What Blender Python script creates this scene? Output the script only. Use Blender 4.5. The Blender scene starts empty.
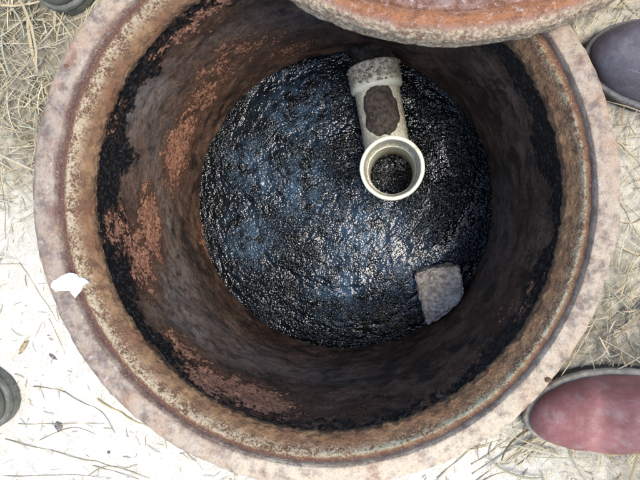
import bpy, bmesh, math, random
import numpy as np
from mathutils import Vector, Matrix
random.seed(7)
rng = np.random.default_rng(11)
R = math.radians
scene = bpy.context.scene
C = scene.collection

# ------------------------------------------------------------------ camera
CAM = np.array([0.1071, -0.0037, 0.634]); AX, AY, FPX = -0.07019, 0.1380, 490.0
cam_d = bpy.data.cameras.new('camera'); cam = bpy.data.objects.new('camera', cam_d); C.objects.link(cam)
CROT = Matrix.Rotation(AY, 3, 'Y') @ Matrix.Rotation(AX, 3, 'X')
cam.matrix_world = Matrix.Translation(Vector(CAM)) @ CROT.to_4x4()
cam_d.sensor_fit = 'HORIZONTAL'; cam_d.sensor_width = 36; cam_d.lens = FPX / 640 * 36
cam_d.clip_start = 0.01; cam_d.clip_end = 500
scene.camera = cam

# ------------------------------------------------------------------ sky, sun, exposure
SUN_EL, SUN_AZ = R(71), R(-14)          # azimuth counted from +X (right) towards +Y
w = bpy.data.worlds.new('World'); scene.world = w; w.use_nodes = True
nt = w.node_tree; bg = nt.nodes['Background']
sky = nt.nodes.new('ShaderNodeTexSky'); sky.sky_type = 'NISHITA'; sky.sun_disc = False
sky.sun_elevation = SUN_EL; sky.sun_rotation = math.pi / 2 - SUN_AZ
sky.air_density = 1.0; sky.dust_density = .8; sky.ozone_density = 1.0
nt.links.new(sky.outputs[0], bg.inputs[0]); bg.inputs[1].default_value = 0.12
sd = bpy.data.lights.new('sun', 'SUN'); sd.energy = 1.5; sd.angle = R(30); sd.color = (1, 0.92, 0.80)
sun = bpy.data.objects.new('sun', sd); C.objects.link(sun)
sdir = Vector((math.cos(SUN_EL) * math.cos(SUN_AZ), math.cos(SUN_EL) * math.sin(SUN_AZ), math.sin(SUN_EL)))
sun.rotation_euler = sdir.to_track_quat('Z', 'Y').to_euler(); sun.location = sdir * 5
vs = scene.view_settings
vs.view_transform = 'Standard'; vs.look = 'None'; vs.gamma = 1; vs.use_curve_mapping = False
vs.exposure = 1.9

# ------------------------------------------------------------------ pixel -> place
def ray(px, py):
    d = CROT @ Vector(((px - 320) / FPX, -(py - 240) / FPX, -1)); return np.array(d)
def at(px, py, z):                      # where the sight line meets the level z
    d = ray(px, py); return CAM + d * ((z - CAM[2]) / d[2])
def at_wall(px, py, r):                 # where it meets the round pit wall
    d = ray(px, py); a = d[0]**2 + d[1]**2; b = 2 * (CAM[0]*d[0] + CAM[1]*d[1]); c = CAM[0]**2 + CAM[1]**2 - r*r
    return CAM + d * ((-b + math.sqrt(b*b - 4*a*c)) / (2*a))

# ------------------------------------------------------------------ numpy noise
_perm = rng.permutation(4096)
_grad = rng.normal(size=(4096, 3)); _grad /= np.linalg.norm(_grad, axis=1)[:, None]
def noise(P):
    P = np.asarray(P, float); I = np.floor(P).astype(int); F = P - I
    U = F*F*F*(F*(F*6-15)+10); out = np.zeros(len(P))
    for dx in (0, 1):
        wx = U[:, 0] if dx else 1-U[:, 0]
        for dy in (0, 1):
            wy = U[:, 1] if dy else 1-U[:, 1]
            for dz in (0, 1):
                wz = U[:, 2] if dz else 1-U[:, 2]
                h = _perm[(_perm[(_perm[(I[:, 0]+dx) & 4095] + I[:, 1]+dy) & 4095] + I[:, 2]+dz) & 4095]
                out += wx*wy*wz*np.einsum('ij,ij->i', _grad[h], F - np.array([dx, dy, dz]))
    return out * 1.6
def fbm(P, scale, octaves=4, gain=.5, seed=0):
    P = np.asarray(P, float) * scale + seed * 17.31; a, s, tot = 1., np.zeros(len(P)), 0
    for o in range(octaves):
        s += a * noise(P); tot += a; a *= gain; P = P * 2.03 + 5.2
    return s / tot * 1.4
def sstep(a, b, x):
    t = np.clip((x - a) / (b - a), 0, 1); return t*t*(3-2*t)

# ------------------------------------------------------------------ object helpers
def tag(o, label=None, cat=None, group=None, kind=None):
    for k, v in (('label', label), ('category', cat), ('group', group), ('kind', kind)):
        if v: o[k] = v
    return o
def obj(name, mesh, mat, parent=None, smooth=True):
    o = bpy.data.objects.new(name, mesh); C.objects.link(o)
    if mat: mesh.materials.clear(); mesh.materials.append(mat)
    if smooth: mesh.polygons.foreach_set('use_smooth', [True] * len(mesh.polygons))
    if parent: o.parent = parent
    return o
def empty(name, loc=(0, 0, 0), rz=0):
    o = bpy.data.objects.new(name, None); C.objects.link(o); o.location = loc; o.rotation_euler = (0, 0, rz)
    o.empty_display_size = .05; return o
def mesh_from(V, F, name='m'):
    m = bpy.data.meshes.new(name); m.from_pydata([tuple(map(float, v)) for v in V], [], F); m.update(); return m
def grid_mesh(P, nu, nv, wrap_u=True, name='m'):
    """P: (nu*nv,3), index = u*nv+v"""
    nU = nu if wrap_u else nu - 1
    u = np.arange(nU)[:, None]; v = np.arange(nv - 1)[None]; un = (u + 1) % nu
    F = np.stack([u*nv+v, un*nv+v, un*nv+v+1, u*nv+v+1], -1).reshape(-1, 4)
    m = bpy.data.meshes.new(name); m.vertices.add(len(P)); m.vertices.foreach_set('co', np.asarray(P, np.float32).ravel())
    m.loops.add(F.size); m.loops.foreach_set('vertex_index', F.ravel().astype(np.int32))
    m.polygons.add(len(F)); m.polygons.foreach_set('loop_start', np.arange(0, F.size, 4, dtype=np.int32))
    m.update(calc_edges=True); m.validate(); return m
def set_attr(m, name, arr):
    a = m.attributes.new(name, 'FLOAT', 'POINT'); a.data.foreach_set('value', np.asarray(arr, np.float32))
def set_col(m, name, arr):
    a = m.attributes.new(name, 'FLOAT_COLOR', 'POINT')
    a.data.foreach_set('color', np.concatenate([arr, np.ones((len(arr), 1))], 1).astype(np.float32).ravel())
def resample(prof, n):
    prof = np.array(prof, float); d = np.r_[0, np.cumsum(np.hypot(*np.diff(prof, axis=0).T))]
    t = np.linspace(0, d[-1], n); return np.stack([np.interp(t, d, prof[:, 0]), np.interp(t, d, prof[:, 1])], 1)
def revolve(prof, nseg):
    th = np.linspace(0, 2*np.pi, nseg, endpoint=False); n = len(prof)
    r = np.tile(prof[:, 0], nseg); z = np.tile(prof[:, 1], nseg); t = np.repeat(th, n)
    return r, z, t

# ------------------------------------------------------------------ material helper
class Mat:
    def __init__(s, name):
        s.m = bpy.data.materials.new(name); s.m.use_nodes = True; s.t = s.m.node_tree
        s.b = s.t.nodes['Principled BSDF']; s.co = s.n('ShaderNodeTexCoord').outputs['Object']
    def n(s, k): return s.t.nodes.new(k)
    def put(s, sock, v):
        if isinstance(v, bpy.types.NodeSocket): s.t.links.new(v, sock)
        elif v is not None: sock.default_value = (*v, 1) if isinstance(v, tuple) and len(v) == 3 and sock.type == 'RGBA' else v
    def noise(s, scale, detail=4, rough=.55, co=None, dist=0):
        x = s.n('ShaderNodeTexNoise'); x.inputs['Scale'].default_value = scale; x.inputs['Detail'].default_value = detail
        x.inputs['Roughness'].default_value = rough; x.inputs['Distortion'].default_value = dist
        s.put(x.inputs['Vector'], co or s.co); return x.outputs[0]
    def voro(s, scale, feat='F1', out=0, co=None):
        x = s.n('ShaderNodeTexVoronoi'); x.feature = feat; x.inputs['Scale'].default_value = scale
        s.put(x.inputs['Vector'], co or s.co); return x.outputs[out]
    def ramp(s, v, a, b, lo=0., hi=1.):
        x = s.n('ShaderNodeMapRange'); x.interpolation_type = 'SMOOTHSTEP'
        for i, q in enumerate((v, a, b, lo, hi)): s.put(x.inputs[i], q)
        return x.outputs[0]
    def math(s, op, a, b=None):
        x = s.n('ShaderNodeMath'); x.operation = op; s.put(x.inputs[0], a); s.put(x.inputs[1], b); return x.outputs[0]
    def mix(s, f, a, b, mode='MIX'):
        x = s.n('ShaderNodeMix'); x.data_type = 'RGBA'; x.blend_type = mode
        s.put(x.inputs[0], f); s.put(x.inputs[6], a); s.put(x.inputs[7], b); return x.outputs[2]
    def attr(s, name, col=False):
        x = s.n('ShaderNodeAttribute'); x.attribute_name = name; return x.outputs['Color' if col else 'Fac']
    def mapping(s, scale):
        x = s.n('ShaderNodeMapping'); x.inputs['Scale'].default_value = scale; s.put(x.inputs[0], s.co); return x.outputs[0]
    def bump(s, h, dist=.002, strength=1., prev=None):
        x = s.n('ShaderNodeBump'); x.inputs['Distance'].default_value = dist; x.inputs['Strength'].default_value = strength
        s.put(x.inputs['Height'], h)
        if prev is not None: s.put(x.inputs['Normal'], prev)
        return x.outputs[0]
    def done(s, col, rough=.8, normal=None, spec=.5, ior=1.45, metal=0., coat=None):
        s.put(s.b.inputs['Base Color'], col); s.put(s.b.inputs['Roughness'], rough)
        s.put(s.b.inputs['Specular IOR Level'], spec); s.b.inputs['IOR'].default_value = ior
        s.put(s.b.inputs['Metallic'], metal)
        if normal is not None: s.put(s.b.inputs['Normal'], normal)
        if coat is not None: s.put(s.b.inputs['Coat Weight'], coat); s.b.inputs['Coat Roughness'].default_value = .15
        return s.m

def mat_flange():
    s = Mat('weathered_iron')
    big = s.noise(16, 3); mid = s.noise(55, 5, .65); fine = s.noise(260, 4, .7); pit = s.noise(420, 2)
    c = s.mix(s.ramp(mid, .38, .62), (.125, .095, .082), (.25, .195, .148))
    c = s.mix(s.ramp(big, .5, .68, 0, .7), c, (.25, .135, .075))
    c = s.mix(s.math('MULTIPLY', s.ramp(s.noise(38, 5, .7), .5, .66), .55), c, (.16, .072, .042))
    c = s.mix(s.math('MULTIPLY', s.attr('dust'), s.ramp(mid, .25, .6)), c, (.46, .38, .27))
    c = s.mix(s.ramp(s.noise(70, 6, .75), .57, .68, 0, .8), c, (.36, .32, .28))
    c = s.mix(s.ramp(fine, .55, .75, 0, .5), c, (.09, .07, .062))
    c = s.mix(s.math('MULTIPLY', s.attr('inner'), s.ramp(fine, .2, .55)), c, (.105, .055, .042))
    c = s.mix(s.ramp(s.noise(150, 6, .8), .55, .64, 0, .35), c, (.10, .055, .04))
    c = s.mix(s.ramp(s.noise(210, 5, .8), .57, .66, 0, .35), c, (.46, .40, .34))
    c = s.mix(s.ramp(pit, .64, .74, 0, .4), c, (.07, .045, .035))
    n = s.bump(mid, .003, .8); n = s.bump(fine, .002, .9, n); n = s.bump(pit, .0012, .8, n)
    return s.done(c, .8, n, .3)
def mat_seat():
    s = Mat('rusty_seat')
    mid = s.noise(60, 5, .65); fine = s.noise(240, 4, .7); spk = s.noise(380, 3, .6)
    c = s.mix(s.ramp(mid, .35, .65), (.10, .052, .028), (.21, .122, .06))
    c = s.mix(s.ramp(s.noise(30, 4), .5, .65, 0, .6), c, (.125, .05, .026))
    c = s.mix(s.ramp(fine, .56, .72, 0, .75), c, (.07, .045, .035))
    cr = s.math('MULTIPLY', s.attr('cream'), s.ramp(s.math('ADD', s.math('MULTIPLY', mid, .5), s.math('MULTIPLY', fine, .5)), .44, .56))
    c = s.mix(cr, c, s.mix(s.attr('green'), (.36, .29, .19), (.20, .22, .16)))
    c = s.mix(s.math('MULTIPLY', s.ramp(spk, .56, .63), s.attr('speck')), c, (.38, .32, .24))
    c = s.mix(s.math('MULTIPLY', s.attr('red'), s.ramp(fine, .2, .6)), c, (.09, .042, .034))
    n = s.bump(mid, .004, .8); n = s.bump(fine, .002, .9, n); n = s.bump(spk, .001, .8, n)
    return s.done(c, .85, n, .3)
def mat_wall():
    s = Mat('tarred_rusty_wall')
    big = s.noise(14, 4, .6); mid = s.noise(45, 6, .68); fine = s.noise(190, 5, .7); spk = s.noise(330, 3, .6)
    c = s.mix(s.ramp(big, .35, .65), (.060, .034, .022), (.165, .10, .064))
    c = s.mix(s.ramp(mid, .48, .7, 0, .75), c, (.16, .095, .063))
    c = s.mix(s.ramp(s.noise(120, 6, .8), .52, .62, 0, .75), c, (.018, .013, .011))
    c = s.mix(s.ramp(s.noise(75, 6, .75), .58, .68, 0, .6), c, (.19, .135, .10))
    c = s.mix(s.ramp(s.noise(260, 4, .75), .58, .66, 0, .6), c, (.20, .115, .07))
    c = s.mix(s.ramp(s.noise(34, 6, .75), .54, .62, 0, .6), c, (.028, .02, .017))
    c = s.mix(s.ramp(s.noise(13, 6, .72, dist=.4), .47, .60, 0, .85), c, (.020, .015, .012))
    c = s.mix(s.math('MULTIPLY', s.attr('grey'), s.ramp(mid, .3, .6)), c, (.19, .152, .125))  # grey-brown tone painted in for the sheen of the wet wall
    c = s.mix(s.math('MULTIPLY', s.ramp(s.attr('rust'), .1, 1., 0, .75), s.ramp(s.noise(30, 5, .7), .3, .6)), c, (.17, .082, .046))
    tar = s.ramp(s.math('ADD', s.attr('tar'), s.math('MULTIPLY', s.math('SUBTRACT', s.noise(70, 6, .72), .5), 2.4)), .42, .56)
    c = s.mix(tar, c, s.mix(s.ramp(s.noise(160, 5, .75), .5, .64), (.008, .007, .007), (.06, .053, .048)))
    thr = s.math('ADD', s.attr('rust'), s.math('MULTIPLY', s.math('SUBTRACT', s.math('ADD', s.math('MULTIPLY', mid, .6), s.math('MULTIPLY', fine, .4)), .5), 4.2))
    ru = s.ramp(thr, .52, .84)
    c = s.mix(ru, c, s.mix(s.ramp(fine, .38, .62), (.16, .066, .036), (.42, .215, .13)))
    dot = s.ramp(s.voro(52), .035, .06, 1, 0)
    dot = s.math('MULTIPLY', dot, s.ramp(s.noise(24, 2), .55, .62))
    c = s.mix(s.math('MULTIPLY', dot, .8), c, (.34, .32, .30))
    c = s.mix(s.ramp(spk, .66, .74, 0, .35), c, (.22, .18, .16))
    n = s.bump(mid, .005, .8); n = s.bump(ru, .0022, .8, n); n = s.bump(fine, .0018, .8, n); n = s.bump(spk, .0008, .6, n)
    ro = s.mix(ru, s.mix(tar, (.6, .6, .6), (.34, .34, .34)), (.95, .95, .95))
    return s.done(c, ro, n, .14)
def mat_water():
    s = Mat('black_sewage')
    pol = s.attr('swirl', True)
    a = s.noise(140, 0, .5); b = s.noise(300, 0, .5); st = s.noise(1, 2, .6, co=pol)
    c = s.mix(s.ramp(s.noise(9, 3), .45, .65), (.002, .003, .004), (.004, .006, .008))
    c = s.mix(s.math('MULTIPLY', s.attr('scum'), s.ramp(a, .35, .6)), c, (.026, .023, .012))
    ch = s.ramp(s.noise(1, 3, .6, co=s.attr('broad', True)), .36, .60, .22, 1.)
    ch = s.math('MULTIPLY', ch, s.ramp(s.attr('calm'), 0., 1., 1., .35))
    n = s.bump(st, .0020, 1); n = s.bump(s.math('MULTIPLY', a, ch), .0044, 1., n); n = s.bump(s.math('MULTIPLY', b, ch), .0036, 1., n)
    c = s.mix(s.math('MULTIPLY', s.attr('sky_sheen'), s.ramp(s.noise(32, 5, .65), .38, .62)), c, (.028, .056, .092))  # blue sky reflection painted into the water's base colour
    return s.done(c, s.mix(s.math('MULTIPLY', s.attr('sky_sheen'), s.ramp(s.noise(26, 4), .40, .60)), (.03, .03, .03), (.24, .24, .24)), n, .5, 1.42)
def mat_cover():
    s = Mat('rusted_iron_cover')
    big = s.noise(18, 4); mid = s.noise(60, 5, .68); fine = s.noise(230, 4, .7)
    c = s.mix(s.ramp(mid, .36, .64), (.10, .042, .022), (.27, .155, .11))
    c = s.mix(s.math('MULTIPLY', s.attr('band'), s.ramp(mid, .25, .62, .35, 1)), c, (.24, .095, .036))
    c = s.mix(s.math('MULTIPLY', s.attr('mauve'), s.ramp(mid, .32, .58)), c, (.19, .125, .105))
    c = s.mix(s.ramp(s.noise(100, 6, .8), .54, .64, 0, .7), c, (.40, .32, .29))
    c = s.mix(s.ramp(s.noise(45, 6, .8), .52, .62, 0, .7), c, (.11, .04, .02))
    c = s.mix(s.ramp(fine, .52, .68, 0, .75), c, (.09, .04, .025))
    c = s.mix(s.math('MULTIPLY', s.attr('edge'), s.ramp(s.math('ADD', s.math('MULTIPLY', mid, .5), s.math('MULTIPLY', fine, .5)), .3, .55)), c, s.mix(s.ramp(fine, .4, .6), (.19, .13, .08), (.36, .285, .19)))
    n = s.bump(mid, .004, .8); n = s.bump(fine, .002, .9, n)
    return s.done(c, .8, n, .4)
def mat_ground():
    s = Mat('pale_sand')
    big = s.noise(5, 4); mid = s.noise(40, 5, .6); fine = s.noise(400, 4, .7); grit = s.noise(900, 2)
    c = s.mix(s.ramp(mid, .35, .65), (.58, .53, .44), (.70, .655, .565))
    c = s.mix(s.math('MULTIPLY', s.attr('soil'), s.ramp(mid, .2, .55, .5, 1)), c, s.mix(s.ramp(s.attr('soil'), .70, 1.), s.mix(s.ramp(s.noise(90, 4), .4, .65), (.34, .31, .215), (.50, .465, .35)), s.mix(s.ramp(s.noise(90, 4), .4, .65), (.12, .10, .06), (.26, .23, .15))))
    c = s.mix(s.ramp(s.noise(28, 5, .7), .6, .70, 0, .5), c, (.40, .36, .24))
    c = s.mix(s.ramp(s.noise(120, 4, .7), .64, .72, 0, .6), c, (.20, .17, .11))
    c = s.mix(s.ramp(fine, .6, .72, 0, .45), c, (.30, .26, .20))
    n = s.bump(mid, .010, .8); n = s.bump(fine, .003, .9, n); n = s.bump(grit, .0015, .7, n)
    return s.done(c, .95, n, .2)
def mat_straw():
    s = Mat('dry_straw'); c = s.mix(s.ramp(s.noise(130, 3), .4, .7, 0, .45), s.attr('tint', True), (.20, .16, .09))
    return s.done(c, .65, None, .35)
def mat_plain(name, a, b, scale=40, rough=.7, bump=.001, spec=.4, dirt=None, dthr=.56):
    s = Mat(name); mid = s.noise(scale, 5, .65); fine = s.noise(scale * 6, 4, .65)
    c = s.mix(s.ramp(mid, .35, .65), a, b)
    if dirt: c = s.mix(s.ramp(s.noise(scale * 1.7, 6, .72), dthr, dthr + .12, 0, .8), c, dirt)
    n = s.bump(mid, bump * 2, .6); n = s.bump(fine, bump, .7, n)
    return s.done(c, rough, n, spec)
def mat_pvc():
    s = Mat('aged_white_pipe')
    c = s.mix(s.ramp(s.noise(45, 4), .4, .65), (.52, .53, .42), (.60, .58, .47))
    c = s.mix(s.ramp(s.noise(70, 6, .72), .56, .66, 0, .7), c, (.30, .25, .17))
    c = s.mix(s.math('MULTIPLY', s.attr('grime'), s.ramp(s.noise(160, 5, .7), .34, .56)), c, s.mix(s.ramp(s.noise(260, 4, .7), .42, .56), (.09, .075, .055), (.34, .29, .20)))
    n = s.bump(s.noise(200, 4, .7), .0008, .6)
    return s.done(c, .5, n, .45)
def mat_boot(name, a, b, scuff, rough=.5, fscale=26):
    s = Mat(name); mid = s.noise(fscale, 5, .6); fine = s.noise(380, 3, .6)
    c = s.mix(s.ramp(mid, .38, .64), a, b)
    c = s.mix(s.ramp(s.noise(42, 6, .72), .48, .76, 0, .55), c, scuff)
    c = s.mix(s.ramp(s.noise(150, 5, .75, co=s.mapping((.4, 1, 1))), .60, .70, 0, .6), c, scuff)
    n = s.bump(s.noise(90, 3), .0016, .5); n = s.bump(fine, .0006, .6, n)
    return s.done(c, s.ramp(s.noise(60, 4), .3, .7, rough - .1, rough + .15), n, .45)

M = dict(olive_welt=mat_plain('olive_sole', (.085, .083, .065), (.14, .135, .11), 60, .75, .001, .3, (.05, .045, .035), .6),mortar=mat_plain('dark_mortar', (.018, .013, .011), (.06, .045, .036), 90, .8, .004, .3, (.13, .11, .09), .62),thread=mat_plain('pale_thread', (.30, .27, .2), (.4, .36, .28), 90),flange=mat_flange(), seat=mat_seat(), wall=mat_wall(), water=mat_water(), cover=mat_cover(), ground=mat_ground(),
         straw=mat_straw(), pvc=mat_pvc(),
         sludge=mat_plain('dried_sludge', (.022, .016, .013), (.085, .066, .053), 90, .6, .004, .5, (.20, .175, .155), .58),
         crust=mat_plain('grey_crust', (.16, .14, .10), (.32, .29, .22), 90, .9, .002, .2, (.05, .045, .035), .52),
         concrete=mat_plain('speckled_concrete', (.30, .235, .165), (.62, .54, .44), 110, .75, .003, .4, (.78, .76, .74), .53),
         flake=mat_plain('white_flake', (.66, .65, .62), (.76, .75, .72), 90, .8, .0012, .2),
         mud=mat_plain('pit_mud', (.02, .016, .012), (.05, .04, .03), 20, .6, .003),
         bud=mat_plain('dark_litter', (.10, .085, .08), (.19, .16, .14), 120, .9, .001, .2),
         leaf=mat_plain('brown_litter', (.24, .18, .09), (.34, .27, .15), 120, .9, .001, .2),
         red=mat_boot('worn_red_leather', (.165, .058, .050), (.25, .102, .088), (.27, .20, .185), .55),
         grey=mat_boot('worn_grey_brown_leather', (.072, .060, .064), (.105, .088, .092), (.19, .17, .175), .45),
         olive=mat_boot('olive_rubber', (.065, .066, .046), (.10, .099, .072), (.19, .185, .145), .55),
         sole_dark=mat_plain('dark_rubber_sole', (.03, .028, .026), (.06, .055, .05), 60, .8, .001, .3, (.16, .14, .11), .58),
         welt_pale=mat_plain('dusty_pale_welt', (.19, .165, .125), (.31, .275, .21), 90, .8, .001, .3, (.13, .11, .09), .56),
         welt_grey=mat_plain('dusty_grey_welt', (.10, .09, .085), (.17, .155, .145), 90, .8, .001, .3, (.05, .045, .04), .56))

# ------------------------------------------------------------------ the setting: ground, pit wall, pit floor, water
GZ = -0.045
def soil_amount(x, y):                  # where straw litter covers the sand
    a = np.arctan2(y, x); P = np.stack([x, y, np.zeros_like(x)], 1)
    d = np.degrees(a) % 360
    ang = np.array([0, 25, 60, 110, 150, 166, 180, 193, 208, 240, 275, 292, 306, 318, 335, 360])
    den = np.array([.72, .60, .75, .95, 1., .95, .50, .22, .035, .035, .04, .10, .22, .75, .95, .72])
    r = np.hypot(x, y); f = sstep(.9, 1.6, r)
    return np.clip(np.interp(d, ang, den) * (1-f) + (.5 + fbm(P, 1.1, 3, seed=9)) * f + .22 * fbm(P, 9, 3, seed=3) * (1-f), 0.0, 1)
def build_ground():
    rad = np.concatenate([np.linspace(.383, 1.0, 150), 1.0 + (np.linspace(0, 1, 70)[1:] ** 3) * 179])
    nseg = 480; th = np.linspace(0, 2*np.pi, nseg, endpoint=False)
    t = np.repeat(th, len(rad)); r = np.tile(rad, nseg)
    x, y = r*np.cos(t), r*np.sin(t); P = np.stack([x, y, 0*x], 1)
    z = GZ + .010 * fbm(P, 4, 3) * sstep(.4, .7, r) + .0035 * fbm(P, 30, 3, seed=2) + .05 * fbm(P, .6, 2, seed=5) * sstep(1.5, 5, r)
    z -= .004 * np.exp(-((r-.39)/.01)**2)
    m = grid_mesh(np.stack([x, y, z], 1), nseg, len(rad)); set_attr(m, 'soil', soil_amount(x, y))
    tag(obj('ground', m, M['ground']), 'pale sandy ground with straw litter round the pit', kind='structure')
build_ground()
def ground_z(x, y):
    P = np.array([[x, y, 0]]); r = math.hypot(x, y)
    return float(GZ + .010 * fbm(P, 4, 3)[0] * sstep(.4, .7, r) + .0035 * fbm(P, 30, 3, seed=2)[0])

WR, WZ = .331, -.469
def build_wall():
    prof = resample([(WR-.001, -.044), (WR, -.06), (WR, WZ), (WR, -.66)], 170); nseg = 900
    r, z, t = revolve(prof, nseg); P = np.stack([WR*np.cos(t), WR*np.sin(t), z], 1)
    r = r + .0045*np.cos(t)*sstep(-.16, -.05, z) + .0035 * fbm(P, 12, 4, seed=1) + .0022 * np.clip(fbm(P, 40, 4, seed=4), -.2, .6)
    tar_h = .055 + .05 * np.clip(fbm(np.stack([3*np.cos(t), 3*np.sin(t), 0*t], 1), 1, 3, seed=6) + .2, -.6, 1)
    tar_h = tar_h * (1 + .55*np.exp(-((np.degrees(t) % 360 - 175)/38)**2))
    top = 1 - sstep(tar_h*.5, tar_h*1.35, -.044 - z)
    ang = np.degrees(t) % 360
    side = np.interp(ang, [0, 40, 90, 130, 160, 200, 230, 270, 300, 330, 360], [1.0, .9, .5, .9, 1.05, .95, .62, .42, .5, .95, 1.0])
    tar = np.clip(top * side + .12 * np.interp(ang, [0, 30, 80, 120, 330, 360], [1, 1, .3, 0, .2, 1]), 0, 1.1)
    rust = np.full(len(r), .12); grey = np.zeros(len(r))
    def spot(arr, px, py, sx, sz, amt):
        h = at_wall(px, py, WR); th = math.atan2(h[1], h[0])
        d = (((t - th + np.pi) % (2*np.pi)) - np.pi) * WR
        np.maximum(arr, (amt + .36) * np.exp(-(d/sx/1.5)**2 - ((z - h[2])/sz/1.5)**2), out=arr)
    for q in [(178, 148, .07, .05, .85), (150, 225, .06, .035, .95), (140, 262, .05, .035, .75), (118, 230, .03, .05, .6), (205, 240, .06, .03, .55),
              (186, 350, .04, .03, .55), (212, 382, .035, .04, .8), (256, 398, .055, .04, .95), (300, 412, .04, .02, .3), (362, 410, .03, .025, .3), (300, 385, .08, .03, .05),
              (230, 60, .10, .06, .45), (205, 95, .07, .05, .5), (290, 50, .07, .05, .35), (110, 120, .04, .02, .35), (195, 20, .08, .04, .45),
              (548, 245, .04, .03, .05), (525, 300, .04, .03, .2), (505, 310, .035, .03, .35), (470, 360, .05, .03, .12), (540, 180, .03, .03, .0), (430, 395, .04, .025, .1)]:
        spot(rust, *q)
    for q in [(160, 185, .09, .05, 1.), (140, 100, .05, .06, .8), (175, 280, .07, .06, .8), (190, 320, .06, .05, .7), (240, 350, .07, .05, .5), (500, 230, .08, .07, .35), (300, 370, .1, .05, .4), (250, 40, .1, .05, .5)]:
        spot(grey, *q)  # patches where the wet sheen is painted as colour
    m = grid_mesh(np.stack([r*np.cos(t), r*np.sin(t), z], 1), nseg, len(prof)); m.flip_normals()
    set_attr(m, 'tar', tar); set_attr(m, 'rust', rust); set_attr(m, 'grey', grey)
    tag(obj('pit_wall', m, M['wall']), 'tarred and rust-flaked round inside wall of the pit', kind='structure')
build_wall()
n = 96; V = [(WR*1.02*math.cos(i*2*math.pi/n), WR*1.02*math.sin(i*2*math.pi/n), -.655) for i in range(n)] + [(0, 0, -.66)]
tag(obj('pit_floor', mesh_from(V, [(i, (i+1) % n, n) for i in range(n)]), M['mud']), 'muddy bottom of the pit under the black water', kind='structure')

def build_water():
    nr, nseg = 260, 640; rr = np.linspace(0.0005, WR + .006, nr); th = np.linspace(0, 2*np.pi, nseg, endpoint=False)
    t = np.repeat(th, nr); r = np.tile(rr, nseg); x, y = r*np.cos(t), r*np.sin(t); P = np.stack([x, y, 0*x], 1)
    c = at(345, 175, WZ); dx, dy = x - c[0], y - c[1]; rho = np.hypot(dx, dy); phi = np.arctan2(dy, dx)
    warp = .03 * fbm(P, 6, 2, seed=8)
    rho = np.sqrt(rho**2 + .04**2); kk = np.clip(np.hypot(dx, dy)/.10, 0, 1); kk = kk*(2-kk)
    SW = np.stack([(rho + warp) * 70, np.cos(phi) * 5.0 * kk, np.sin(phi) * 5.0 * kk], 1)
    calm = np.exp(-(((x - at(375, 245, WZ)[0])/.12)**2 + ((y - at(375, 245, WZ)[1])/.10)**2))
    z = WZ + .0009 * fbm(SW, .55, 3, seed=2) * (1-.5*calm) + .0012 * fbm(P, 55, 3, seed=5) * (1-.4*calm) + .0012 * fbm(P, 14, 2, seed=7)
    m = grid_mesh(np.stack([x, y, z], 1), nseg, nr); m.flip_normals() if m.polygons[0].normal.z < 0 else None
    set_col(m, 'swirl', SW.astype(float))
    set_col(m, 'broad', np.stack([(rho + warp) * 22, np.cos(phi) * 2.2 * kk, np.sin(phi) * 2.2 * kk], 1))
    sky_sheen = np.zeros(len(x))  # mask of the painted blue sky sheen on the water
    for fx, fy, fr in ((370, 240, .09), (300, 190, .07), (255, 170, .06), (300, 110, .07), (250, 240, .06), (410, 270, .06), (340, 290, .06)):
        p_ = at(fx, fy, WZ); np.maximum(sky_sheen, np.exp(-((x-p_[0])**2 + (y-p_[1])**2)/fr**2), out=sky_sheen)
    set_attr(m, 'sky_sheen', sky_sheen); set_attr(m, 'calm', np.clip(calm * 1.2, 0, 1))
    s1 = at(395, 322, WZ)
    set_attr(m, 'scum', np.exp(-(((x-s1[0])/.07)**2 + ((y-s1[1])/.03)**2)) )
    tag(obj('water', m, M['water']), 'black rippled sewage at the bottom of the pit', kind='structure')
build_water()

# ------------------------------------------------------------------ manhole frame
frame = tag(empty('manhole_ring', (0, 0, GZ)), 'round rusted iron manhole frame set in the pale sand round the pit', 'manhole frame')
def frame_part(name, prof, n, mat, f):
    nseg = 1000; r, z, t = revolve(resample(prof, n), nseg); P = np.stack([r*np.cos(t), r*np.sin(t), z], 1)
    r, z, attrs = f(r, z, t, P); m = grid_mesh(np.stack([r*np.cos(t), r*np.sin(t), z - GZ], 1), nseg, n)
    for k, v in attrs.items(): set_attr(m, k, v)
    me = m; 
    if me.polygons[len(me.polygons)//2 % n + 0].normal.z < -.9: me.flip_normals()
    return obj(name, m, mat, frame)
def f_flange(r, z, t, P):
    e = fbm(P, 30, 4, seed=1); L = np.stack([np.cos(t)*3, np.sin(t)*3, 0*t], 1)
    out = sstep(.376, .389, r)
    r2 = r - .0052*np.cos(t)*sstep(.350, .389, r) + out * (.0025 * fbm(L, 2, 3, seed=3) + .0015 * fbm(P, 60, 3, seed=4))
    z2 = z + .0012 * e + .0012 * fbm(P, 9, 2, seed=2) * (z > -.01) - .003 * np.clip(fbm(P, 22, 3, seed=12) - .35, 0, 1)
    ang = np.degrees(t) % 360
    dust = np.interp(ang, [0, 20, 60, 120, 160, 190, 215, 240, 260, 300, 330, 360], [.45, .35, .3, .55, .15, .12, .12, .45, .85, .9, .65, .45])
    return r2, z2, dict(dust=dust, inner=(1 - sstep(.3555, .362, r + .005*fbm(P, 35, 3, seed=6))) * np.interp(ang, [0, 60, 120, 160, 230, 270, 360], [.45, .5, .7, .95, .9, .5, .45]))
frame_part('flange', [(.3545, -.020), (.3565, -.006), (.359, -.0008), (.364, 0), (.383, 0), (.3885, -.0025), (.391, -.009), (.391, -.05)], 96, M['flange'], f_flange)
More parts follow.
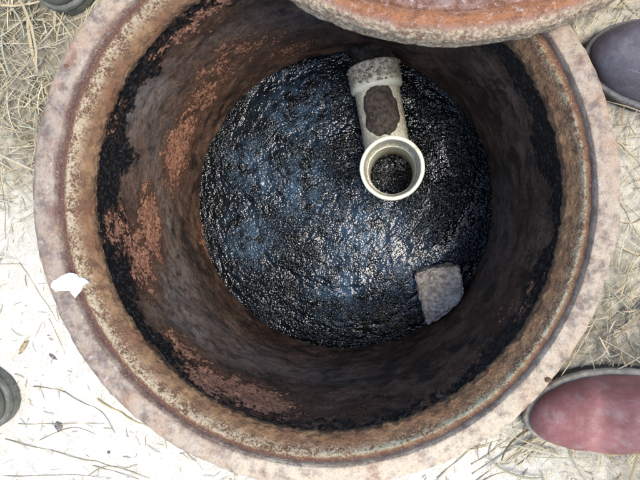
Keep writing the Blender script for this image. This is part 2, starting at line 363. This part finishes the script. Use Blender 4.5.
def f_seat(r, z, t, P):
    ang = np.degrees(t) % 360; lip = 1 - sstep(.3275, .336, r)
    rag = fbm(np.stack([np.cos(t), np.sin(t), 0*t], 1), 34, 5, .7, seed=5)
    r2 = r + .0045*np.cos(t)*(1 - sstep(.326, .350, r)) + lip * (.0028 * rag + .002 * fbm(P, 90, 2, seed=1))
    z2 = z + .0016 * fbm(P, 38, 4, .6, seed=7) + .0008 * fbm(P, 130, 2, seed=8)
    left = np.interp(ang, [0, 100, 130, 240, 270, 300, 360], [.25, .6, 1, 1, .8, .35, .25])
    cwid = .0022 + .0035 * left; cc = .3465 - .002 * left
    cream = np.exp(-((r - cc + .0022 * fbm(P, 24, 3, seed=9))/cwid)**2) * np.interp(ang, [0, 40, 90, 140, 200, 260, 300, 340, 360], [.95, .5, .5, .95, 1, 1, 1, 1, .95])
    green = np.interp(ang, [0, 30, 60, 240, 275, 310, 360], [.9, .35, .15, .05, .35, .95, .9])
    speck = sstep(.332, .340, r) * (.3 + .45 * left)
    red = sstep(.349, .353, r) * (.4 + .6*left)
    return r2, z2, dict(cream=cream, green=green, speck=speck, red=red)
frame_part('seat_ledge', [(.335, -.075), (.331, -.050), (.3265, -.045), (.3255, -.037), (.328, -.030), (.333, -.024), (.339, -.018), (.3425, -.0135), (.346, -.0095), (.349, -.0105), (.3525, -.0115), (.3562, -.0105)], 64, M['seat'], f_seat)
def blob_mesh(rx, ry, rz, amp, scale, seed, sub=3, flat=None):
    bm = bmesh.new(); bmesh.ops.create_icosphere(bm, subdivisions=sub, radius=1)
    P = np.array([v.co for v in bm.verts]); f = 1 + amp * fbm(P, scale, 3, seed=seed)
    for v, k in zip(bm.verts, f):
        v.co = Vector((v.co.x*rx*k, v.co.y*ry*k, v.co.z*rz*k))
        if flat is not None and v.co.z < flat: v.co.z = flat
    m = bpy.data.meshes.new('m'); bm.to_mesh(m); bm.free(); return m
for px, py, s in ((548, 380, .0042), (66, 66, .003), (585, 148, .003)):
    h = at(px, py, .001); o = obj('rivet', blob_mesh(s, s*.8, s*.6, .35, 1.5, px), M['seat'], frame); o.location = (h[0], h[1], -GZ + .0005)
    for a_ in ('cream',): pass

# ------------------------------------------------------------------ manhole cover, leaning on the frame
CR = .352; ccx, ccy = .1869, .5345; cD = math.hypot(ccx, ccy); cu = Vector((ccx/cD, ccy/cD, 0))
ctilt = math.atan(.045 / (cD + CR - .391))          # rests on the ring's outer edge and, at the far side, on the sand
cbase = Vector((ccx, ccy, (.391 - cD) * math.tan(ctilt) + .001))
cover = tag(empty('manhole_cover', cbase), 'heavy rusted round iron manhole cover pulled aside and leaning on the frame', 'manhole cover')
cover.rotation_mode = 'AXIS_ANGLE'; axv = Vector((0, 0, 1)).cross(cu)
cover.rotation_axis_angle = (ctilt, axv.x, axv.y, axv.z)
def cover_part(name, prof, n, nseg=900):
    r, z, t = revolve(resample(prof, n), nseg); P = np.stack([r*np.cos(t), r*np.sin(t), z], 1); CR = .375
    out = sstep(.33, .37, r)
    z2 = z + .0014 * fbm(P, 34, 4, .6, seed=21) * (z > .004); r2 = r + out * (.0028 * fbm(P, 26, 3, seed=22) + .0016 * fbm(P, 80, 3, seed=23))
    m = grid_mesh(np.stack([r2*np.cos(t)*.352/.375, r2*np.sin(t)*.352/.375, z2], 1), nseg, n)
    q = r + .003 * fbm(P, 20, 3, seed=24)
    set_attr(m, 'edge', sstep(.364, .371, q)); set_attr(m, 'band', sstep(.335, .345, q) * (1 - sstep(.362, .371, q)))
    set_attr(m, 'mauve', 1 - sstep(.330, .345, q) + .6*np.exp(-((q-.366)/.004)**2))
    return obj(name, m, M['cover'], cover)
cover_part('edge_ring', [(.345, 0), (.369, 0), (.375, .006), (.376, .026), (.371, .036), (.363, .040), (.352, .038), (.345, .033), (.341, .030)], 44)
cover_part('plate', [(.0005, .033), (.06, .033), (.12, .0335), (.125, .037), (.145, .037), (.15, .0335), (.24, .0335), (.245, .037), (.262, .037), (.267, .0335), (.330, .033), (.3405, .0305), (.3405, .006), (.05, .006), (.0005, .006)], 120, 420)
for a_ in (0.6, 3.74):
    bm = bmesh.new(); bmesh.ops.create_cube(bm, size=1); bmesh.ops.scale(bm, vec=(.05, .016, .006), verts=bm.verts); bmesh.ops.bevel(bm, geom=bm.edges[:], offset=.002, segments=2, affect='EDGES')
    m = bpy.data.meshes.new('m'); bm.to_mesh(m); bm.free()
    o = obj('lifting_lug', m, M['cover'], cover); o.location = (.20*math.cos(a_), .20*math.sin(a_), .035); o.rotation_euler = (0, 0, a_ + math.pi/2)

# ------------------------------------------------------------------ plastic pipe tee
RT = -.265; rc = at(392, 168, RT)
AZ = -.42; arm_end_px = at(371, 55, AZ + .03)
rbase = Vector((rc[0] + 0.000, rc[1], WZ))
adir = Vector((arm_end_px[0] - rbase.x, arm_end_px[1] - rbase.y, 0)); alen_vis = adir.length - .018; adir.normalize()
pipe = tag(empty('drain_pipe_tee', rbase), 'aged white plastic drain pipe tee standing up out of the black water', 'pipe')
def tube(prof, nseg, closed=True):
    prof = np.array(prof, float)
    if closed: prof = np.r_[prof, prof[:1]]
    th = np.linspace(0, 2*np.pi, nseg, endpoint=False); n = len(prof)
    r, z, t = np.tile(prof[:, 0], nseg), np.tile(prof[:, 1], nseg), np.repeat(th, n)
    return np.stack([r*np.cos(t), r*np.sin(t), z], 1), n
def pvc_part(name, prof, X, grime, nseg=96, amp=.0006):
    P, n = tube(resample(prof, 60) if len(prof) < 40 else prof, nseg, False)
    P = P + amp * fbm(P, 30, 3, seed=31)[:, None] * np.c_[P[:, :2] / np.maximum(np.hypot(P[:, 0], P[:, 1]), 1e-6)[:, None], 0*P[:, :1]]
    m = grid_mesh(P, nseg, n); g = grime(P); m.transform(X); set_attr(m, 'grime', g); m.update()
    bm = bmesh.new(); bm.from_mesh(m); bmesh.ops.recalc_face_normals(bm, faces=bm.faces); bm.to_mesh(m); bm.free()
    return obj(name, m, M['pvc'], pipe)
top = RT - WZ
pvc_part('riser', [(.0475, -.10), (.0475, top-.055), (.0455, top-.053), (.0455, -.10), (.052, -.10), (.052, top-.055)], Matrix.Identity(4), lambda P: np.clip(.9 - (P[:, 2]+.0)/.10, .25, .95))
pvc_part('riser_socket', [(.0465, top-.062), (.0505, top-.050), (.0508, top-.002), (.0520, top), (.0575, top), (.0585, top-.003), (.0580, top-.034), (.0562, top-.040), (.0562, top-.048), (.0585, top-.052), (.0575, top-.066), (.0520, top-.072)], Matrix.Identity(4),
         lambda P: np.where(np.hypot(P[:, 0], P[:, 1]) < .0515, .30 + .5*sstep(top-.02, top-.06, P[:, 2]), .18 + .4*sstep(top-.04, top-.06, P[:, 2])))
# the arm runs level to the wall
def wall_len(o, d):
    b = o.x*d.x + o.y*d.y; c = o.x**2 + o.y**2 - (WR-.002)**2; return -b + math.sqrt(b*b - c)
alen = wall_len(rbase, adir)
ax_q = Vector((0, 0, 1)).rotation_difference(adir).to_matrix().to_4x4()
AXF = Matrix.Translation((0, 0, AZ - WZ)) @ ax_q
pvc_part('arm', [(.0445, .047), (.0445, alen_vis-.01), (.047, alen_vis-.01), (.047, .047)], AXF, lambda P: .12 + .5*np.exp(-((P[:, 2] - alen_vis + .099)/.062)**4)*np.clip(1.2 + fbm(P, 50, 3, seed=9), 0, 1.5)*(P[:, 0]**2 < 9), 96)
he = alen_vis + .004; hs = he - .050
pvc_part('arm_socket', [(.0478, hs-.004), (.0530, hs), (.0545, hs+.003), (.0545, he-.003), (.0535, he), (.044, he), (.044, hs+.01)], AXF, lambda P: sstep(hs+.004, hs+.02, P[:, 2] + .012*fbm(P, 40, 3, seed=3)) * .95, 96)
pvc_part('stub', [(.030, he-.02), (.030, alen), (.036, alen), (.036, he-.004)], AXF, lambda P: .95 + 0*P[:, 2], 72).data.materials[0] = M['sludge']
# sludge plug in the broken top of the arm
def sludge():
    nu, nv = 64, 26; P = []; s0 = alen_vis - .099
    for i in range(nu):
        a = 2*math.pi*i/nu
        k = 1 + .13*float(fbm([[math.cos(a)*1.3, math.sin(a)*1.3, 0]], 1.3, 3, seed=41)[0]) + .06*float(fbm([[math.cos(a)*1.3, math.sin(a)*1.3, 0]], 6, 3, seed=43)[0])
        for j in range(nv):
            q = j/(nv-1); ca, sa = math.cos(a), math.sin(a)
            sx = abs(sa)**.8*math.copysign(1, sa); lx = q*k*.036*(abs(ca)**.85*math.copysign(1, ca)); ly = s0 + q*k*.052*sx
            hgt = math.sqrt(max(.0482**2 - lx*lx, 1e-6)); P.append((lx, ly, hgt + (.0035*(1-q**6)) - (.006 if j == nv-1 else 0)))
    P = np.array(P); P[:, 2] += .0055 * fbm(P, 60, 4, .6, seed=42) * (np.tile(np.linspace(1, .3, nv), nu))
    side = Vector((0, 0, 1)).cross(adir)
    W = np.array([Vector((0, 0, AZ-WZ)) - side*p[0] + adir*p[1] + Vector((0, 0, p[2])) for p in P])
    m = grid_mesh(W, nu, nv); bm = bmesh.new(); bm.from_mesh(m); bmesh.ops.remove_doubles(bm, verts=bm.verts, dist=1e-5); bmesh.ops.recalc_face_normals(bm, faces=bm.faces); bm.to_mesh(m); bm.free()
    o = obj('sludge_cake', m, M['sludge'], pipe); o['label'] = 'dark brown dried sludge cake on the pipe arm'
sludge()
# crumbs of crust stuck on the arm socket
def crust():
    bm = bmesh.new(); side = Vector((0, 0, 1)).cross(adir)
    for k in range(70):
        s = random.uniform(hs+.006, he-.002); a = random.gauss(.15, .65); rr = random.uniform(.0015, .004)
        p = Vector((0, 0, AZ-WZ)) + adir*s + (side*math.sin(a) + Vector((0, 0, 1))*math.cos(a))*.0545
        bmesh.ops.create_icosphere(bm, subdivisions=1, radius=rr, matrix=Matrix.Translation(p) @ Matrix.Rotation(random.random()*3, 4, 'X') @ Matrix.Diagonal((1.3, .9, .6, 1)))
    m = bpy.data.meshes.new('m'); bm.to_mesh(m); bm.free(); tag(obj('crust', m, M['crust'], pipe), kind='stuff')
crust()

# lump of mortar by the arm end, chunk of concrete in the water
h = at_wall(353, 59, WR); h2 = Vector(h) * .965
mid_ = rbase + adir * (he + alen) * .5
o = obj('mortar', blob_mesh(.046, .040, .042, .55, 1.6, 52, 4), M['mortar'], pipe); o.location = (adir.x*(he+alen)*.5, adir.y*(he+alen)*.5, AZ - WZ - .004)
o = obj('mortar_lump', blob_mesh(.022, .020, .026, .6, 1.8, 51, 4), M['crust']); o.location = (h2.x, h2.y, h[2]+.0)
tag(o, 'grey mortar lump on the pit wall beside the pipe arm', 'mortar')
def chunk():
    px = [(415, 274), (437, 268), (459, 267), (463, 283), (466, 298), (452, 314), (438, 326), (426, 323), (420, 298)]
    zt = [-.415, -.405, -.395, -.395, -.395, -.40, -.41, -.42, -.42]
    top_ = [Vector(at(a, b, z)) for (a, b), z in zip(px, zt)]
    for v in top_:
        r = math.hypot(v.x, v.y)
        if r > WR-.006: v.x *= (WR-.006)/r; v.y *= (WR-.006)/r
    c = sum(top_, Vector())/len(top_); bot = [Vector((c.x + (v.x-c.x)*1.0, c.y + (v.y-c.y)*1.0, -.652)) for v in top_]
    bm = bmesh.new(); a = [bm.verts.new(v) for v in top_]; b = [bm.verts.new(v) for v in bot]
    bm.faces.new(a); bm.faces.new(b[::-1]); n_ = len(a)
    for i in range(n_): bm.faces.new((a[i], b[i], b[(i+1) % n_], a[(i+1) % n_]))
    bmesh.ops.recalc_face_normals(bm, faces=bm.faces)
    bmesh.ops.bevel(bm, geom=[e for e in bm.edges], offset=.004, segments=2, affect='EDGES')
    bmesh.ops.triangulate(bm, faces=bm.faces); bmesh.ops.subdivide_edges(bm, edges=bm.edges, cuts=9, use_grid_fill=True)
    P = np.array([v.co for v in bm.verts]); d = fbm(P, 45, 4, .6, seed=61)*.008 + fbm(P, 140, 3, .6, seed=62)*.004; bm.normal_update()
    for v, k in zip(bm.verts, d):
        v.co += v.normal*k; rr = math.hypot(v.co.x, v.co.y)
        if rr > WR-.004: v.co.x *= (WR-.004)/rr; v.co.y *= (WR-.004)/rr
    m = bpy.data.meshes.new('m'); bm.to_mesh(m); bm.free()
    tag(obj('concrete_chunk', m, M['concrete'], smooth=False), 'pale speckled chunk of concrete sticking out of the black water by the wall', 'concrete chunk')
chunk()
# white flake on the frame
def flake():
    px = [(50, 287), (53, 281), (60, 277), (67, 273), (73, 278), (79, 280), (83, 284), (77, 287), (74, 298), (69, 291), (60, 291), (55, 292)]
    P = [Vector(at(a, b, .004)) for a, b in px]; c = sum(P, Vector())/len(P); bm = bmesh.new()
    vs_ = [bm.verts.new((v.x-c.x, v.y-c.y, 0)) for v in P]; f = bm.faces.new(vs_)
    bmesh.ops.triangulate(bm, faces=[f]); bmesh.ops.subdivide_edges(bm, edges=bm.edges, cuts=3, use_grid_fill=True)
    for v in bm.verts:
        q = Vector((v.co.x + c.x, v.co.y + c.y, 0)); r = q.length
        v.co.x += .0012*float(fbm([tuple(q)], 150, 3, seed=2)[0]); v.co.y += .0012*float(fbm([tuple(q)], 150, 3, seed=3)[0])
        v.co.z = .0025 * float(fbm([tuple(q)], 60, 2)[0]) - (.012 * sstep(.3575, .350, r))
    r_ = bmesh.ops.extrude_face_region(bm, geom=bm.faces[:]); bmesh.ops.translate(bm, vec=(0, 0, .0016), verts=[g for g in r_['geom'] if isinstance(g, bmesh.types.BMVert)])
    bmesh.ops.recalc_face_normals(bm, faces=bm.faces); m = bpy.data.meshes.new('m'); bm.to_mesh(m); bm.free()
    o = obj('paint_flake', m, M['flake'], smooth=False); o.location = (c.x, c.y, .002); tag(o, 'torn white flake lying on the rusty frame', 'flake')
flake()

# ------------------------------------------------------------------ boots
UU = np.array([0, .012, .03, .06, .1, .16, .24, .32, .42, .52, .65, .78, .88, .95, .985, 1])
WW = np.array([0, .26, .43, .60, .74, .88, .98, 1.0, .95, .86, .77, .76, .73, .56, .32, 0])
def outline(L, Wd, skew, grow=0., n=44):
    us = (1-np.cos(np.linspace(0, np.pi, n)))/2
    hw = np.interp(us, UU, WW)*Wd/2
    cy = skew*Wd*(np.exp(-us/.16))*.5 - skew*Wd*.10*np.exp(-((us-.45)/.15)**2)
    x = us*L
    a = np.stack([x, cy+hw], 1); b = np.stack([x, cy-hw], 1)[::-1][1:-1]; o_ = np.concatenate([a, b])
    if grow:
        t_ = np.roll(o_, -1, 0) - np.roll(o_, 1, 0); nn = np.stack([t_[:, 1], -t_[:, 0]], 1); nn /= np.linalg.norm(nn, axis=1)[:, None]+1e-9
        o_ = o_ - nn*grow if np.sum(nn*(o_-o_.mean(0))) < 0 else o_ + nn*grow
    return o_
def prism(o_, layers):
    """layers: (z, grow)"""
    V, F = [], []; n = len(o_); c = o_.mean(0)
    t_ = np.roll(o_, -1, 0) - np.roll(o_, 1, 0); nn = np.stack([t_[:, 1], -t_[:, 0]], 1); nn /= np.linalg.norm(nn, axis=1)[:, None]+1e-9
    if np.sum(nn*(o_-c)) < 0: nn = -nn
    for z, g in layers: V += [(p[0], p[1], z) for p in o_ + nn*g]
    for k in range(len(layers)-1):
        for i in range(n): j = (i+1) % n; F.append((k*n+i, k*n+j, (k+1)*n+j, (k+1)*n+i))
    F.append(tuple(range(n))[::-1]); F.append(tuple((len(layers)-1)*n+i for i in range(n)))
    return mesh_from(V, F)
def boot(label, tip, ang, L, Wd, skew, upper, welt, sole, shaft_h=.27, crease=(), zoff=0., toe_h=1.):
    bx_, by_ = tip; root = empty('boot', (bx_, by_, ground_z(bx_, by_) + zoff), ang); tag(root, label, 'boot', 'boots standing round the pit')
    base = outline(L, Wd, skew)
    ch = mesh_from([], []); bpy.data.meshes.remove(ch)
    obj('sole', prism(base, [(0, .002), (.004, .004), (.016, .004), (.018, .003)]), sole, root, False)
    obj('welt', prism(base, [(.0175, .0045), (.019, .0040), (.0235, .0040), (.0255, .0025), (.026, -.004)]), welt, root, True)
    # upper: lofted foot with a shaft, fused into one skin
    ns, na = 70, 40; us = (1-np.cos(np.linspace(0, np.pi, ns)))/2; us = np.clip(us, .004, .996)
    hw = np.interp(us, UU, WW)*Wd/2*.985
    cy = skew*Wd*(np.exp(-us/.16))*.5 - skew*Wd*.10*np.exp(-((us-.45)/.15)**2)
    hh = np.interp(us, [0, .015, .04, .08, .14, .22, .32, .42, .52, .62, .75, .9, .97, 1], np.array([.004, .018, .030, .040, .047, .0525, .060, .074, .095, .11, .11, .10, .07, .02])*toe_h)
    V, F = [], []
    for i in range(ns):
        for j in range(na):
            a = math.pi*j/(na-1); ex = .78
            ca, sa = math.cos(a), math.sin(a)
            V.append((us[i]*L, cy[i] + hw[i]*math.copysign(abs(ca)**ex, ca), .024 + hh[i]*abs(sa)**.85))
    for i in range(ns-1):
        for j in range(na-1): F.append((i*na+j, i*na+j+1, (i+1)*na+j+1, (i+1)*na+j))
    F.append(tuple(range(na))); F.append(tuple((ns-1)*na+j for j in range(na))[::-1])
    for i in range(ns-1): F.append((i*na, (i+1)*na, (i+1)*na+na-1, i*na+na-1))
    o0 = len(V); nl, nc = 14, 40
    for k in range(nl):
        q = k/(nl-1); z = .03 + (shaft_h-.03)*q; cx = L*(.70 + .03*q); ra = L*(.27 - .075*sstep(.0, .5, q) + .02*q); rb = Wd*(.37 + .10*q)
        for i in range(nc): a = 2*math.pi*i/nc; V.append((cx + ra*math.cos(a), rb*math.sin(a), z))
    for k in range(nl-1):
        for i in range(nc): j = (i+1) % nc; F.append((o0+k*nc+i, o0+k*nc+j, o0+(k+1)*nc+j, o0+(k+1)*nc+i))
    F.append(tuple(o0+i for i in range(nc))[::-1]); F.append(tuple(o0+(nl-1)*nc+i for i in range(nc)))
    m = mesh_from(V, F); bm = bmesh.new(); bm.from_mesh(m); bmesh.ops.recalc_face_normals(bm, faces=bm.faces); bm.to_mesh(m); bm.free()
    tmp = bpy.data.objects.new('tmp', m); C.objects.link(tmp)
    md = tmp.modifiers.new('r', 'REMESH'); md.mode = 'VOXEL'; md.voxel_size = .0032
    md = tmp.modifiers.new('s', 'SMOOTH'); md.factor = .5; md.iterations = 14
    dg = bpy.context.evaluated_depsgraph_get(); dg.update(); m2 = bpy.data.meshes.new_from_object(tmp.evaluated_get(dg))
    bpy.data.objects.remove(tmp)
    co = np.zeros(len(m2.vertices)*3); m2.vertices.foreach_get('co', co); co = co.reshape(-1, 3)
    up = sstep(.034, .055, co[:, 2]); P = co
    dz = .0022*fbm(P, 22, 3, seed=int(L*1000+bx_*100) % 50)
    for u0, wdt, dep, tl in crease:
        xx = co[:, 0] - u0*L - tl*co[:, 1] - .006*fbm(P, 14, 2, seed=3)
        dz += -dep*np.exp(-(xx/wdt)**2) + .6*dep*np.exp(-((xx-1.9*wdt)/(1.3*wdt))**2) + .5*dep*np.exp(-((xx+1.9*wdt)/(1.3*wdt))**2)
    co[:, 2] += dz*up*(co[:, 2] < .13)
    m2.vertices.foreach_set('co', co.ravel()); m2.update()
    bm = bmesh.new(); bm.from_mesh(m2)                                      # open the top of the shaft
    bmesh.ops.delete(bm, geom=[f for f in bm.faces if f.calc_center_median().z > shaft_h - .006], context='FACES'); bm.to_mesh(m2); bm.free()
    obj('upper', m2, upper, root)
    # collar round the top of the shaft, and the dark mouth inside it
    cx, ra, rb = L*.73, L*.215, Wd*.47
    Pc, ncp = [], 0
    prof = [(-.004, -.012), (.003, -.010), (.004, 0), (.0, .004), (-.005, .003), (-.0055, -.03)]
    for i in range(64):
        a = 2*math.pi*i/64
        for d, z in prof: Pc.append((cx + (ra+d)*math.cos(a), (rb+d)*math.sin(a), shaft_h + z))
    mm = grid_mesh(np.array(Pc), 64, len(prof)); obj('collar', mm, welt, root)
    # heel strip and pull loop
    Lp = []
    for i in range(24):
        a = math.pi*i/23
        for s_ in (-.011, .011):
            Lp.append((cx+ra+.004+.004*math.sin(a), s_, shaft_h - .03 + .05*math.sin(a) if True else 0))
    obj('pull_loop', grid_mesh(np.array(Lp), 24, 2, False), welt, root)
    return root
boot('worn red leather boot with a pale welt and creased toe', at(525, 404, -.03)[:2], R(2), .30, .095, -.34, M['red'], M['welt_pale'], M['sole_dark'], crease=((.24, .009, .0022, .12), (.38, .008, .0042, .05)), zoff=0)
boot('grey-brown boot with a smooth scuffed toe beside the manhole cover', at(584, 60, -.03)[:2], R(-8), .30, .102, .12, M['grey'], M['welt_grey'], M['sole_dark'], zoff=0)
boot('olive boot with its toe on bare pale sand', at(10, 405, -.025)[:2], R(180-6), .29, .112, .0, M['olive'], M['olive_welt'], M['olive_welt'])
boot('olive-grey boot with its toe in the straw litter', at(66, 9, -.025)[:2], R(95), .29, .112, .0, M['olive'], M['olive_welt'], M['olive_welt'])

# ------------------------------------------------------------------ straw litter
FEET = [(at(525, 404, -.03)[:2], R(2)), (at(584, 60, -.03)[:2], R(-8)), (at(10, 405, -.025)[:2], R(174)), (at(66, 9, -.025)[:2], R(95))]
def under_boot(x, y):
    bad = np.zeros(len(x), bool)
    for tp, a in FEET:
        dx, dy = x-tp[0], y-tp[1]; u = dx*math.cos(a)+dy*math.sin(a); v = -dx*math.sin(a)+dy*math.cos(a)
        bad |= (u > .012) & (u < .30) & (np.abs(v) < .050)
    return bad
def strands(x, y, ang, ln, wd, z0, lift, bend, tint, nst=6):
    """ribbons with a folded section, 3 vertices a station"""
    n = len(x); s = np.linspace(-.5, .5, nst)[None]
    th = ang[:, None] + bend[:, None]*s*2
    dx = np.cos(th)*ln[:, None]/(nst-1); dy = np.sin(th)*ln[:, None]/(nst-1)
    X = x[:, None] + np.cumsum(dx, 1) - dx.sum(1, keepdims=True)/2; Y = y[:, None] + np.cumsum(dy, 1) - dy.sum(1, keepdims=True)/2
    Z = z0[:, None] + lift[:, None]*(1-(2*s)**2) + (rng.normal(size=n)*.03)[:, None]*s*ln[:, None]
    wt = wd[:, None]*(.35 + .65*np.sqrt(np.clip(1-(2*s)**4, 0, 1)))
    nx, ny = -np.sin(th)*wt/2, np.cos(th)*wt/2; tilt = (rng.normal(size=n)*.5)[:, None]
    V = np.stack([np.stack([X-nx, Y-ny, Z - tilt*wt/2], -1), np.stack([X, Y, Z + wt*.35], -1), np.stack([X+nx, Y+ny, Z + tilt*wt/2], -1)], 2)   # n,nst,3,3
    rr = np.hypot(X, Y); ok = (rr.min(1) > .3945)
    V = V[ok]; tint = tint[ok]; n = len(V)
    k = np.arange(n)[:, None, None]*nst*3; a = np.arange(nst-1)[None, :, None]*3; b = np.arange(2)[None, None]
    i0 = k+a+b; F = np.stack([i0, i0+3, i0+4, i0+1], -1).reshape(-1, 4)
    P = V.reshape(-1, 3); m = bpy.data.meshes.new('m'); m.vertices.add(len(P)); m.vertices.foreach_set('co', P.astype(np.float32).ravel())
    m.loops.add(F.size); m.loops.foreach_set('vertex_index', F.ravel().astype(np.int32)); m.polygons.add(len(F))
    m.polygons.foreach_set('loop_start', np.arange(0, F.size, 4, dtype=np.int32)); m.update(calc_edges=True)
    set_col(m, 'tint', np.repeat(tint, nst*3, 0)); return m
def gz(x, y):
    P = np.stack([x, y, 0*x], 1); r = np.hypot(x, y)
    return GZ + .010*fbm(P, 4, 3)*sstep(.4, .7, r) + .0035*fbm(P, 30, 3, seed=2) + .05*fbm(P, .6, 2, seed=5)*sstep(1.5, 5, r)
def tints(n):
    base = np.array([[.36, .29, .175], [.42, .36, .245], [.27, .22, .135], [.32, .30, .215], [.21, .155, .09], [.27, .28, .185]])
    t = base[rng.choice(len(base), n, p=[.25, .27, .17, .14, .07, .10])]; return t * rng.uniform(.75, 1.15, (n, 1))
def litter(name, label, N, rmax, lmin, lmax, wmin, wmax, zr, fn):
    r = np.sqrt(rng.uniform(.39**2, rmax**2, N)); t = rng.uniform(0, 2*np.pi, N); x, y = r*np.cos(t), r*np.sin(t)
    keep = (rng.uniform(size=N) < fn(x, y)) & ~under_boot(x, y); x, y = x[keep], y[keep]; n = len(x)
    ln = lmin + (lmax-lmin)*rng.uniform(size=n)**2; z = gz(x, y) + rng.uniform(*zr, n)*soil_amount(x, y)
    m = strands(x, y, rng.uniform(0, 2*np.pi, n), ln, rng.uniform(wmin, wmax, n), z+.001, rng.uniform(0, .12, n)*ln, rng.normal(size=n)*.35, tints(n))
    tag(obj(name, m, M['straw'], smooth=False), label, 'straw', kind='stuff')
litter('straw_litter', 'dense litter of dry straw and grass stems on the ground', 38000, 1.05, .02, .12, .0006, .0020, (0, .016), lambda x, y: np.clip(soil_amount(x, y)-.12, 0, 1)**1.6)
litter('grass_debris', 'short broken bits of dry grass scattered over the sand', 26000, 1.05, .005, .03, .0004, .0013, (0, .006), lambda x, y: .20+.7*soil_amount(x, y))
litter('flat_blades', 'broad flat dry grass blades matted into the straw', 2600, 1.05, .05, .16, .0022, .0038, (.004, .018), lambda x, y: np.clip(soil_amount(x, y)-.25, 0, 1)**1.5)
litter('far_straw_litter', 'straw litter strewn over the ground away from the pit', 14000, 3.2, .05, .20, .0015, .004, (0, .012), lambda x, y: np.clip(soil_amount(x, y), 0, 1)*(np.hypot(x, y) > 1.0))

# single stalks that can be picked out on the bare sand
def stalk(pts, wd, label, group, tint):
    P = [Vector(at(a, b, GZ)) for a, b in pts]; n = 14; V, F = [], []
    Q = []
    for i in range(n):
        q = i/(n-1)*(len(P)-1); k = min(int(q), len(P)-2); f = q-k
        p0, p1, p2, p3 = P[max(k-1, 0)], P[k], P[k+1], P[min(k+2, len(P)-1)]
        Q.append(.5*((2*p1) + (p2-p0)*f + (2*p0-5*p1+4*p2-p3)*f*f + (3*p1-p0-3*p2+p3)*f**3))
    c = Q[n//2]
    for i, p in enumerate(Q):
        d = (Q[min(i+1, n-1)] - Q[max(i-1, 0)]).normalized(); s_ = Vector((-d.y, d.x, 0)); w_ = wd*(1.15-.6*i/n)
        z = ground_z(p.x, p.y) + .0012 + .001*math.sin(i*.7+p.x*40)
        for a in range(5):
            an = 2*math.pi*a/5; V.append((p.x-c.x + s_.x*w_*math.cos(an), p.y-c.y + s_.y*w_*math.cos(an), z - GZ + w_*math.sin(an)))
    for i in range(n-1):
        for a in range(5): b = (a+1) % 5; F.append((i*5+a, i*5+b, (i+1)*5+b, (i+1)*5+a))
    F.append((4, 3, 2, 1, 0)); F.append(tuple((n-1)*5+a for a in range(5)))
    m = mesh_from(V, F); set_col(m, 'tint', np.tile(np.array(tint, float), (len(V), 1)))
    o = obj('dry_stalk', m, M['straw']); o.location = (c.x, c.y, GZ); tag(o, label, 'stalk', group)
G1, G2 = 'loose dry stalks on the bare sand', 'straw stems fanned out on the sand by the red boot'
LB = 'thin dry stalk lying on the bare pale sand beside the frame'
stalk([(3, 440), (40, 448), (78, 458), (118, 467), (150, 478)], .0008, 'long thin stalk running from the olive boot across the bare sand', G1, (.24, .20, .12))
stalk([(34, 386), (60, 390), (84, 402), (104, 413), (116, 432)], .0007, 'curved dark stalk on the bare sand beside the frame', G1, (.17, .14, .08))
stalk([(99, 398), (112, 407), (124, 414), (140, 424)], .0013, 'short yellowish stalk tucked against the frame on bare sand', G1, (.33, .27, .12))
for q in [[(50, 318), (58, 336), (66, 354)], [(18, 424), (60, 424), (105, 423)], [(20, 350), (24, 342), (30, 336)], [(0, 478), (50, 476), (110, 477)], [(92, 466), (112, 470), (140, 479)], [(88, 476), (106, 466), (128, 468)], [(4, 180), (5, 210), (6, 240)], [(20, 262), (38, 290), (58, 322)], [(40, 440), (70, 428), (96, 434)], [(180, 452), (196, 462), (204, 470)]]:
    stalk(q, random.uniform(.0003, .0007), LB, G1, random.choice([(.28, .23, .13), (.20, .17, .10), (.36, .30, .17)]))
for k in range(16):
    a, b = random.uniform(455, 540), random.uniform(440, 482); l = random.uniform(22, 52); an = R(random.gauss(-32, 12))
    stalk([(a-l*math.cos(an)*.5, b-l*math.sin(an)*.5), (a, b+random.uniform(-2, 2)), (a+l*math.cos(an)*.5, b+l*math.sin(an)*.5)], random.uniform(.0005, .0010), 'pale straw stem fanned out on the sand by the red boot', G2, random.choice([(.42, .36, .22), (.34, .30, .18), (.30, .27, .17)]))
# dark bud and bits of leaf
def litter_bit(name, px, py, dims, mat, label, cat, rz, seed):
    h = at(px, py, GZ); o = obj(name, blob_mesh(*dims, .7, 1.7, seed), mat); o.location = (h[0], h[1], ground_z(h[0], h[1]) + dims[2]*.6); o.rotation_euler = (0, 0, rz); tag(o, label, cat)
litter_bit('seed_head', 59, 426, (.0055, .007, .003), M['bud'], 'dark shrivelled seed head on the bare pale sand', 'seed head', .4, 71)
litter_bit('leaf_scrap', 24, 347, (.0035, .012, .0018), M['leaf'], 'small tan leaf scrap on the sand between olive boot and frame', 'leaf', -.6, 72)
litter_bit('twig_scrap', 54, 356, (.007, .002, .0014), M['bud'], 'small dark twig scrap on the sand close to the frame', 'twig', -.6, 73)
litter_bit('pebble', 109, 452, (.0022, .002, .0014), M['bud'], 'tiny dark pebble on the bare pale sand', 'pebble', 0, 74)
